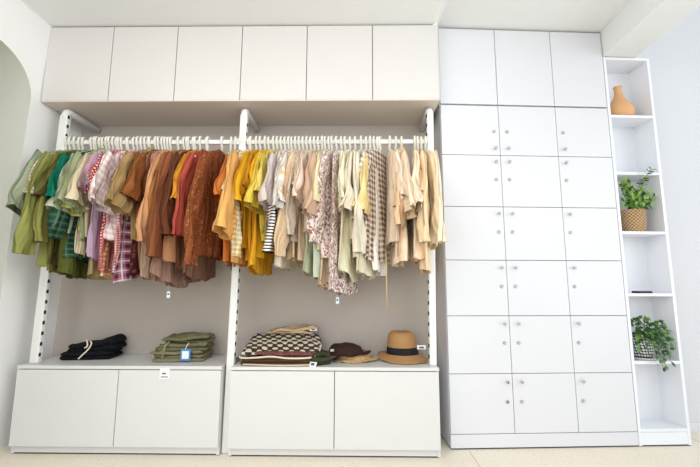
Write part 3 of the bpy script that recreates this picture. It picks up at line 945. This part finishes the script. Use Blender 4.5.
for i in range(11, 14):
    for k in range(33, 37):
        q = vs[i * 57 + k].co
        pv.append(q + Vector((q.x, q.y, 0)).normalized() * 0.003 + Vector((0, 0, 0.002)))
for i in range(2):
    for k in range(3):
        pf.append((i * 4 + k, i * 4 + k + 1, (i + 1) * 4 + k + 1, (i + 1) * 4 + k))
mesh_obj('white_label', pv, pf, M['paper'], cap2)

straw = paint('caramel_straw', (172, 128, 80), 0.75, 0.10, 30, bump=0.25, bscale=260)
straw_l = paint('light_straw', (202, 166, 116), 0.75, 0.08, 30, bump=0.2, bscale=260)
hx, hy = 2.222, 0.215
hat = tag(empty('straw_hat', (hx, hy, TOP)), 'caramel straw fedora with a wide black band beside the right upright', 'hat', 'hats on the middle drawer unit')
def crown_warp(p, a, r, z):
    q = p.copy()
    if z > 0.12:
        q.z -= 0.022 * math.exp(-(q.y / 0.028) ** 2) * sstep(0.12, 0.17, z)
        q.z += 0.006 * math.cos(2 * a)
    q.x += (z - 0.05) * -0.05
    return q
prof = [(0.1010, 0.040), (0.0985, 0.06), (0.0950, 0.09), (0.0920, 0.12), (0.089, 0.145), (0.083, 0.163), (0.072, 0.174), (0.055, 0.180), (0.03, 0.182), (0.001, 0.182)]
attach(lathe('crown', prof, straw, None, 48, (hx, hy, TOP), 0.95, 0.86, crown_warp), hat)
def band_warp(p, a, r, z):
    q = p.copy(); q.x += (z - 0.05) * -0.05; return q
attach(lathe('hat_band', [(0.1025, 0.040), (0.1035, 0.044), (0.0985, 0.080), (0.0965, 0.082)], paint('black_grosgrain', (16, 16, 20), 0.85), None, 48, (hx, hy, TOP), 0.955, 0.865, band_warp), hat)
def brim_warp(p, a, r, z):
    q = p.copy()
    t = (r - 0.098) / 0.06
    q.z += t * (0.010 * math.sin(a * 2 + 2.4) - 0.016 + 0.012 * math.cos(a - 2.6)) 
    return q
attach(lathe('brim', [(0.094, 0.044), (0.106, 0.040), (0.122, 0.036), (0.140, 0.034), (0.158, 0.034), (0.1585, 0.031), (0.140, 0.030), (0.122, 0.031), (0.1, 0.036)], straw, None, 64, (hx, hy, TOP), 0.96, 0.88, brim_warp), hat)
hat2 = tag(lathe('straw_hat_brim_up', [(0.001, 0.004), (0.09, 0.004), (0.135, 0.005), (0.150, 0.009), (0.152, 0.012), (0.135, 0.009), (0.09, 0.008), (0.001, 0.010)], straw_l, None, 56, (0, 0, 0), 0.98, 0.86), 'light straw hat lying flat under the caramel fedora', 'hat', 'hats on the middle drawer unit')
hat2.name = 'light_straw_hat'
hat2.location = (hx + 0.016, hy - 0.018, TOP)
t = attach(box('swing_tag', 2.300, 2.352, 0.130, 0.134, 0.560, 0.584, M['paper'], None, 0.001), hat)
attach(box('print', 2.312, 2.340, 0.1285, 0.1302, 0.566, 0.576, M['ink'], None), t)

# price label stuck to the front of a drawer
pl = box('price_label', 0.822, 0.878, 0.0068, 0.0092, 0.412, 0.470, M['paper'])
tag(pl, 'small white price label on the drawer front under the olive stack', 'label')
for z0, z1, a, b in ((0.438, 0.446, 0.836, 0.858), (0.421, 0.426, 0.830, 0.870)):
    box('print', a, b, 0.0060, 0.0069, z0, z1, M['ink'], pl)
dt = lathe('drawer_stop', [(0.0001, -0.004), (0.006, -0.004), (0.007, 0.0), (0.006, 0.004), (0.0001, 0.004)], M['cool_panel'], None, 14)

# ------------------------------------------------------------------ lockers and open shelves (they stand at a slight angle)
ANG = math.atan(0.0556)
LX, LY = 2.483, 0.1247
lk = tag(empty('locker_cabinet', (LX, LY, 0), ANG), 'tall white cabinet of eighteen small locker doors with silver knobs, three columns wide', 'locker')
cosA = math.cos(ANG)
l1, l2, l3 = (2.8634 - LX) / cosA, (3.245 - LX) / cosA, (3.6019 - LX) / cosA
R0, R6, ZL = 0.0838, 2.1054, 2.652
DEP = 0.228
def lsub(name, x0, x1, y0, y1, z0, z1, mat, par, bevel=0.0):
    return box(name, x0, x1, y0, y1, z0, z1, mat, par, bevel)
lsub('carcass', 0.012, l3 - 0.012, 0.02, DEP, 0.012, R6 - 0.002, M['gap_cool'], lk)
lsub('side_panel', 0.0, 0.012, 0.0190, DEP, 0.008, R6 - 0.001, M['cool_panel'], lk, 0.001)
lsub('side_panel', l3 - 0.012, l3, 0.0190, DEP, 0.008, R6 - 0.001, M['cool_panel'], lk, 0.001)
lsub('plinth', 0.0, l3, 0.0, 0.018, 0.008, R0 - 0.002, M['cool_panel'], lk, 0.001)
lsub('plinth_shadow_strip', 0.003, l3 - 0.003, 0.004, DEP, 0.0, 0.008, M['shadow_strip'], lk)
knob_prof = [(0.0035, 0.0), (0.0040, -0.010), (0.0085, -0.013), (0.0100, -0.018), (0.0090, -0.022), (0.0040, -0.023), (0.0001, -0.023)]
lock_prof = [(0.0001, -0.005), (0.0050, -0.005), (0.0055, -0.0075), (0.0090, -0.0075), (0.0105, -0.004), (0.0110, 0.0)]
def lathe_y(name, prof, mat, par, loc):
    v, f = lathe_data(prof, 18)
    v = [(p[0], p[2], p[1]) for p in v]
    o = mesh_obj(name, v, f, mat, par)
    o.location = loc
    return o
cols = [(0.0, l1, -0.036), (l1, l2, 0.050), (l2, l3, 0.040)]
first_knob = None
for r in range(6):
    z0 = R0 + (R6 - R0) * r / 6
    z1 = R0 + (R6 - R0) * (r + 1) / 6
    for (a, b, kx) in cols:
        dg = 0.0018
        d = lsub('door', a + dg, b - dg, 0.0, 0.018, z0 + dg, z1 - dg, M['cool_panel'], lk, 0.0012)
        x = (b if kx < 0 else a) + kx
        zk, zl = (z1 - 0.045, z1 - 0.160) if r < 5 else (z0 + 0.045, z0 + 0.160)
        if first_knob is None:
            k = lathe_y('knob', knob_prof, M['steel'], d, (x, 0, zk))
            bm = bmesh.new(); add_box(bm, -0.0018, 0.0018, -0.0245, -0.0225, -0.008, 0.008, 0.0004)
            s = bm_obj('knob_slot', bm, M['dark_steel'], k)
            q = lathe_y('lock', lock_prof, M['steel'], d, (x, 0, zl))
            bm = bmesh.new(); add_box(bm, -0.0040, 0.0040, -0.0060, -0.0045, -0.0040, 0.0040, 0.0015)
            s2 = bm_obj('keyhole', bm, M['dark_steel'], q)
            first_knob = (k, s, q, s2)
        else:
            k0, s0, q0, s20 = first_knob
            k = k0.copy(); C.objects.link(k); k.parent = d; k.location = (x, 0, zk)
            q = q0.copy(); C.objects.link(q); q.parent = d; q.location = (x, 0, zl)
            k.rotation_euler = (0, 0.5 * ((r * 3 + int(a * 10)) % 4), 0)
# top boxes over the lockers
tb = tag(empty('top_cabinet', (LX, LY, R6), ANG), 'white three-door cabinet standing on top of the locker doors under the ceiling', 'cabinet')
zb = R6 + 0.006 - R6
zt = ZL - R6
lsub('carcass', 0.004, l3 - 0.004, 0.02, DEP, 0.001, zt - 0.004, M['gap_cool'], tb)
lsub('side_panel', -0.001, 0.005, 0.0185, DEP, 0.001, zt - 0.002, M['cool_panel'], tb)
lsub('side_panel', l3 - 0.005, l3 + 0.001, 0.0185, DEP, 0.001, zt - 0.002, M['cool_panel'], tb)
for (a, b, kx) in cols:
    lsub('door', a + 0.002, b - 0.002, 0.0, 0.018, zb + 0.003, zt - 0.006, M['cool_panel'], tb, 0.0012)

# open shelf unit
s0, s1 = l3 + 0.003, (3.9260 - LX) / cosA
SD = 0.168
shu = tag(empty('shelf_unit', (LX, LY, 0), ANG), 'narrow tall white open shelf unit at the right end, holding the vase and plants', 'shelf unit')
STOP = 2.472
tk = 0.018
lsub('side_panel', s0, s0 + tk, 0.0, SD, 0.004, STOP, M['shelf_brightened'], shu, 0.001)
lsub('side_panel', s1 - tk, s1, 0.0, SD, 0.004, STOP, M['shelf_brightened'], shu, 0.001)
lsub('back_panel', s0 + tk, s1 - tk, SD - 0.006, SD, 0.05, STOP, M['shelf_brightened'], shu)
lsub('top_panel', s0 + tk, s1 - tk, 0.0, SD - 0.006, STOP - tk, STOP, M['shelf_brightened'], shu, 0.001)
lsub('plinth', s0 + tk, s1 - tk, 0.002, 0.016, 0.008, 0.078, M['shelf_brightened'], shu, 0.001)
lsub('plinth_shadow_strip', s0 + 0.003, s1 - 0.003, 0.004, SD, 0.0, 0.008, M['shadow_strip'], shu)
SHELF = [0.098, 0.487, 0.893, 1.283, 1.672, 2.062]
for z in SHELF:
    lsub('shelf', s0 + tk, s1 - tk, 0.001, SD - 0.006, z - 0.018, z, M['shelf_brightened'], shu, 0.001)
def shelf_pt(px_frac, dep, z):
    x = s0 + tk + (s1 - s0 - 2 * tk) * px_frac
    v = Matrix.Rotation(ANG, 3, 'Z') @ Vector((x, dep, 0))
    return Vector((LX + v.x, LY + v.y, z))

# vase on the top shelf
vp = shelf_pt(0.46, 0.085, SHELF[5])
vase = lathe('vase', [(0.001, 0.0), (0.052, 0.001), (0.072, 0.012), (0.080, 0.040), (0.077, 0.066), (0.062, 0.094), (0.044, 0.120), (0.030, 0.145), (0.0225, 0.170), (0.0200, 0.195), (0.0215, 0.208), (0.0260, 0.214), (0.0250, 0.217), (0.019, 0.214), (0.0165, 0.200), (0.017, 0.17)], M['terracotta'], None, 44)
vase.location = vp
vase.scale = (1.05, 1.05, 1.12)
tag(vase, 'pale orange gourd-shaped clay vase on the top open shelf', 'vase')

# small black box on the fourth shelf
bp_ = shelf_pt(0.45, 0.045, SHELF[2])
bb = box('flat_black_case', -0.046, 0.046, -0.03, 0.03, 0.0, 0.014, M['black_plastic'], None, 0.004)
bb.location = bp_; bb.rotation_euler = (0, 0, ANG)
tag(bb, 'small flat black case lying on the empty shelf above the trailing plant', 'case')

# ------------------------------------------------------------------ plants
def leaf_data(base, d, up, L, w, curl=0.25, seg=5):
    d = d.normalized()
    side = d.cross(up)
    if side.length < 1e-4: side = d.orthogonal()
    side.normalize()
    nrm = side.cross(d).normalized()
    V, F = [], []
    for i in range(seg + 1):
        s = i / seg
        ww = w * math.sin(PI * min(1, s ** 0.75)) if s < 1 else 0.0
        ww = max(ww, 0.0004)
        c = base + d * (L * s) - nrm * (curl * L * s * s)
        V += [c - side * ww + nrm * 0.12 * ww, c, c + side * ww + nrm * 0.12 * ww]
    for i in range(seg):
        a = i * 3
        F += [(a, a + 1, a + 4, a + 3), (a + 1, a + 2, a + 5, a + 4)]
    return V, F

def weave_mat():
    m, nt, b = new_mat('woven_seagrass')
    uv = nd(nt, 'ShaderNodeUVMap')
    sep = nd(nt, 'ShaderNodeSeparateXYZ')
    nt.links.new(uv.outputs['UV'], sep.inputs[0])
    a = mth(nt, 'MULTIPLY', mth(nt, 'SINE', mth(nt, 'MULTIPLY', sep.outputs[0], 2 * PI * 20)), mth(nt, 'SINE', mth(nt, 'MULTIPLY', sep.outputs[1], 2 * PI * 6.5)))
    f = mth(nt, 'MULTIPLY_ADD', a, 0.5, 0.5)
    nt.links.new(mixc(nt, f, lin((138, 96, 60)), lin((230, 196, 152))), b.inputs['Base Color'])
    bp = nd(nt, 'ShaderNodeBump'); bp.inputs['Distance'].default_value = 0.01; bp.inputs['Strength'].default_value = 0.8
    nt.links.new(f, bp.inputs['Height']); nt.links.new(bp.outputs['Normal'], b.inputs['Normal'])
    b.inputs['Roughness'].default_value = 0.85
    return m
def pot_mesh(name, prof, mat, loc, par=None, n=64, weave=None):
    V, F, UV = [], [], []
    for i, (r, z) in enumerate(prof):
        for k in range(n + 1):
            a = 2 * PI * k / n
            rr = r
            if weave and 0 < i < len(prof) - 4:
                rr += weave * math.sin(a * 32 + (i % 2) * PI)
            V.append((rr * math.cos(a), rr * math.sin(a), z)); UV.append((k / n, z / 0.14))
    for i in range(len(prof) - 1):
        for k in range(n):
            F.append((i * (n + 1) + k, i * (n + 1) + k + 1, (i + 1) * (n + 1) + k + 1, (i + 1) * (n + 1) + k))
    o = mesh_obj(name, V, F, mat, par, UV)
    o.location = loc
    return o

# zig-zag fern in the woven basket
pp = shelf_pt(0.50, 0.080, SHELF[3])
fern = tag(empty('potted_fern', pp), 'bright green leafy plant in a woven straw basket on the upper open shelf', 'plant')
prof = [(0.058, 0.0)] + [(0.066 + 0.010 * i / 16, 0.004 + 0.136 * i / 16) for i in range(17)] + [(0.078, 0.146), (0.074, 0.150), (0.068, 0.144), (0.064, 0.12)]
pot_mesh('basket', prof, weave_mat(), (0, 0, 0), fern, 96, 0.0022)
lathe('soil', [(0.0001, 0.118), (0.05, 0.120), (0.066, 0.116)], M['soil'], fern, 28)
rnd = random.Random(11)
stems, lv, lv2 = [], [], []
sprays = [(-0.050, -0.02, 0.20), (-0.070, -0.03, 0.19), (-0.080, -0.05, 0.13), (-0.030, -0.03, 0.16), (0.02, -0.03, 0.15), (0.05, -0.05, 0.14), (0.085, -0.05, 0.13), (0.105, -0.06, 0.10),
          (0.00, -0.07, 0.11), (-0.045, -0.08, 0.10), (0.045, -0.08, 0.08), (-0.02, -0.10, 0.05), (-0.06, -0.06, 0.21), (0.07, -0.03, 0.09), (0.02, -0.115, 0.215), (0.055, -0.125, 0.262), (-0.078, -0.04, 0.07), (0.06, -0.09, 0.04)]
for (dx, dy, h) in sprays:
    b0 = Vector((rnd.uniform(-0.03, 0.03), rnd.uniform(-0.03, 0.02), 0.12))
    tip = Vector((dx, dy, 0.13 + h))
    ctrl = Vector((b0.x * 0.5 + dx * 0.35, b0.y * .5 + dy * 0.35, 0.13 + h * 0.85))
    path = []
    for i in range(11):
        t = i / 10
        path.append(b0 * (1 - t) ** 2 + ctrl * 2 * t * (1 - t) + tip * t * t)
    stems.append(tube_data(path, 0.0016, 5))
    for i in range(2, 11):
        d = (path[min(10, i + 1)] - path[i - 1]).normalized()
        for s in (-1, 1):
            sd = d.cross(Vector((0, -1, 0.35))).normalized() * s
            ld = (sd * 0.95 + d * 0.55 + Vector((rnd.uniform(-.2, .2), rnd.uniform(-.35, .1), rnd.uniform(-.2, .2)))).normalized()
            (lv if rnd.random() < 0.62 else lv2).append(leaf_data(path[i], ld, Vector((0, -0.8, 0.6)), rnd.uniform(0.026, 0.038), rnd.uniform(0.0065, 0.009), 0.2))
def no_poke(V, z0):
    return V
v, f = join_data(stems); mesh_obj('stems', v, f, M['stem'], fern)
v, f = join_data(lv); mesh_obj('foliage', v, f, M['leaf'], fern)
v, f = join_data(lv2); o = mesh_obj('foliage', v, f, M['leaf_dark'], fern)

# trailing plant in the patterned pot
pp = shelf_pt(0.40, 0.082, SHELF[1])
vine = tag(empty('trailing_plant', pp), 'trailing green plant in a black and white patterned pot on the lower open shelf', 'plant')
def mesh_pot_mat():
    m, nt, b = new_mat('black_white_pot_glaze')
    uv = nd(nt, 'ShaderNodeUVMap')
    sep = nd(nt, 'ShaderNodeSeparateXYZ')
    nt.links.new(uv.outputs['UV'], sep.inputs[0])
    a = mth(nt, 'MULTIPLY', mth(nt, 'SINE', mth(nt, 'MULTIPLY', mth(nt, 'ADD', sep.outputs[0], mth(nt, 'MULTIPLY', sep.outputs[1], 0.07)), 2 * PI * 13)), mth(nt, 'SINE', mth(nt, 'MULTIPLY', sep.outputs[1], 2 * PI * 4)))
    f = mth(nt, 'GREATER_THAN', mth(nt, 'ABSOLUTE', a), 0.36)
    nt.links.new(mixc(nt, f, lin((44, 44, 48)), lin((232, 232, 234))), b.inputs['Base Color'])
    b.inputs['Roughness'].default_value = 0.4
    return m
pot_mesh('pot', [(0.050, 0.012), (0.058, 0.014), (0.064, 0.04), (0.069, 0.08), (0.072, 0.12), (0.073, 0.148), (0.071, 0.152), (0.066, 0.148), (0.062, 0.12)], mesh_pot_mat(), (0, 0, 0), vine, 48)
lathe('saucer', [(0.0001, 0.0), (0.06, 0.0), (0.078, 0.008), (0.080, 0.013), (0.077, 0.012), (0.058, 0.006), (0.0001, 0.006)], M['metal_white'], vine, 40)
lathe('soil', [(0.0001, 0.130), (0.05, 0.132), (0.066, 0.128)], M['soil'], vine, 28)
rnd = random.Random(23)
stems, lv, lv2 = [], [], []
trails = [(-0.085, -0.05, 0.22), (-0.05, -0.07, 0.24), (0.0, -0.07, 0.23), (0.05, -0.08, 0.20), (0.10, -0.07, 0.21), (0.125, -0.07, 0.17), (0.13, -0.09, 0.08), (-0.085, -0.10, 0.10), (-0.04, -0.11, 0.05),
          (0.01, -0.11, 0.03), (0.05, -0.12, -0.02), (0.075, -0.12, 0.06), (0.085, -0.12, 0.00), (0.030, -0.125, -0.03), (0.02, -0.10, 0.12), (-0.07, -0.08, 0.16), (0.06, -0.10, 0.13), (-0.02, -0.11, 0.15), (-0.08, -0.09, 0.05), (0.11, -0.11, 0.12)]
for (dx, dy, h) in trails:
    b0 = Vector((rnd.uniform(-0.035, 0.035), rnd.uniform(-0.035, 0.02), 0.13))
    tip = Vector((dx, dy, h))
    ctrl = Vector((dx * 0.75, dy * 0.8, max(h, 0.15) + 0.07))
    path = []
    for i in range(11):
        t = i / 10
        path.append(b0 * (1 - t) ** 2 + ctrl * 2 * t * (1 - t) + tip * t * t)
    stems.append(tube_data(path, 0.0015, 5))
    for i in range(2, 11):
        d = (path[min(10, i + 1)] - path[i - 1]).normalized()
        for s in range(2):
            ld = (d * 0.4 + Vector((rnd.uniform(-1, 1), rnd.uniform(-0.9, 0.05), rnd.uniform(-0.8, 0.6)))).normalized()
            q = leaf_data(path[i], ld, Vector((0, -0.7, 0.7)), rnd.uniform(0.020, 0.034), rnd.uniform(0.007, 0.0115), 0.3)
            (lv if rnd.random() < 0.5 else lv2).append(q)
v, f = join_data(stems); mesh_obj('stems', v, f, M['stem'], vine)
v, f = join_data(lv); mesh_obj('foliage', v, f, M['leaf_vine'], vine)
v, f = join_data(lv2); mesh_obj('foliage', v, f, M['leaf_dark'], vine)

bpy.data.objects.remove(dt)

# ------------------------------------------------------------------ light
sc = bpy.context.scene
w = bpy.data.worlds.new('world')
sc.world = w
w.use_nodes = True
bg = w.node_tree.nodes['Background']
bg.inputs[0].default_value = (0.90, 0.95, 1.0, 1)
bg.inputs[1].default_value = 1.10
def area(name, loc, target, size, power, col):
    l = bpy.data.lights.new(name, 'AREA')
    l.shape = 'RECTANGLE'
    l.size, l.size_y = size
    l.energy = power
    l.color = col
    o = bpy.data.objects.new(name, l)
    C.objects.link(o)
    o.location = loc
    o.rotation_euler = (Vector(target) - Vector(loc)).to_track_quat('-Z', 'Y').to_euler()
    return o
area('ceiling_lamp', (0.9, -1.7, 2.50), (0.9, -1.2, 0), (1.6, 1.0), 20, (1.0, 0.97, 0.93))
area('window_light', (5.6, -2.2, 1.6), (0.0, -0.9, 1.4), (2.0, 2.4), 38, (0.88, 0.94, 1.0))
area('room_light', (0.4, -3.9, 1.7), (0.9, 0.2, 0.9), (3.0, 2.2), 46, (0.95, 0.975, 1.0))
area('left_wall_fill', (2.7, -1.9, 2.35), (-0.1, -0.5, 0.9), (1.2, 0.8), 16, (0.97, 0.985, 1.0))  # unseen fill light, added to brighten the left wall

# ------------------------------------------------------------------ camera
cam = bpy.data.cameras.new('camera')
co = bpy.data.objects.new('camera', cam)
C.objects.link(co)
yaw, pit, rol, f = 0.0128, 0.1329, 0.0023, 375.0
cY, sY = math.cos(yaw), math.sin(yaw)
R = Vector((cY, sY, 0)); F0 = Vector((-sY, cY, 0)); Zu = Vector((0, 0, 1))
Fw = F0 * math.cos(pit) + Zu * math.sin(pit)
Up = Zu * math.cos(pit) - F0 * math.sin(pit)
cr, sr = math.cos(rol), math.sin(rol)
R, Up = R * cr + Up * sr, Up * cr - R * sr
m = Matrix((R, Up, -Fw)).transposed().to_4x4()
m.translation = Vector((1.9263, -2.1899, 0.949))
co.matrix_world = m
cam.sensor_width = 36
cam.lens = f * 36 / 700
cam.clip_start = 0.05
sc.camera = co
sc.view_settings.view_transform = 'Standard'
sc.view_settings.look = 'None'
sc.view_settings.exposure = -0.10
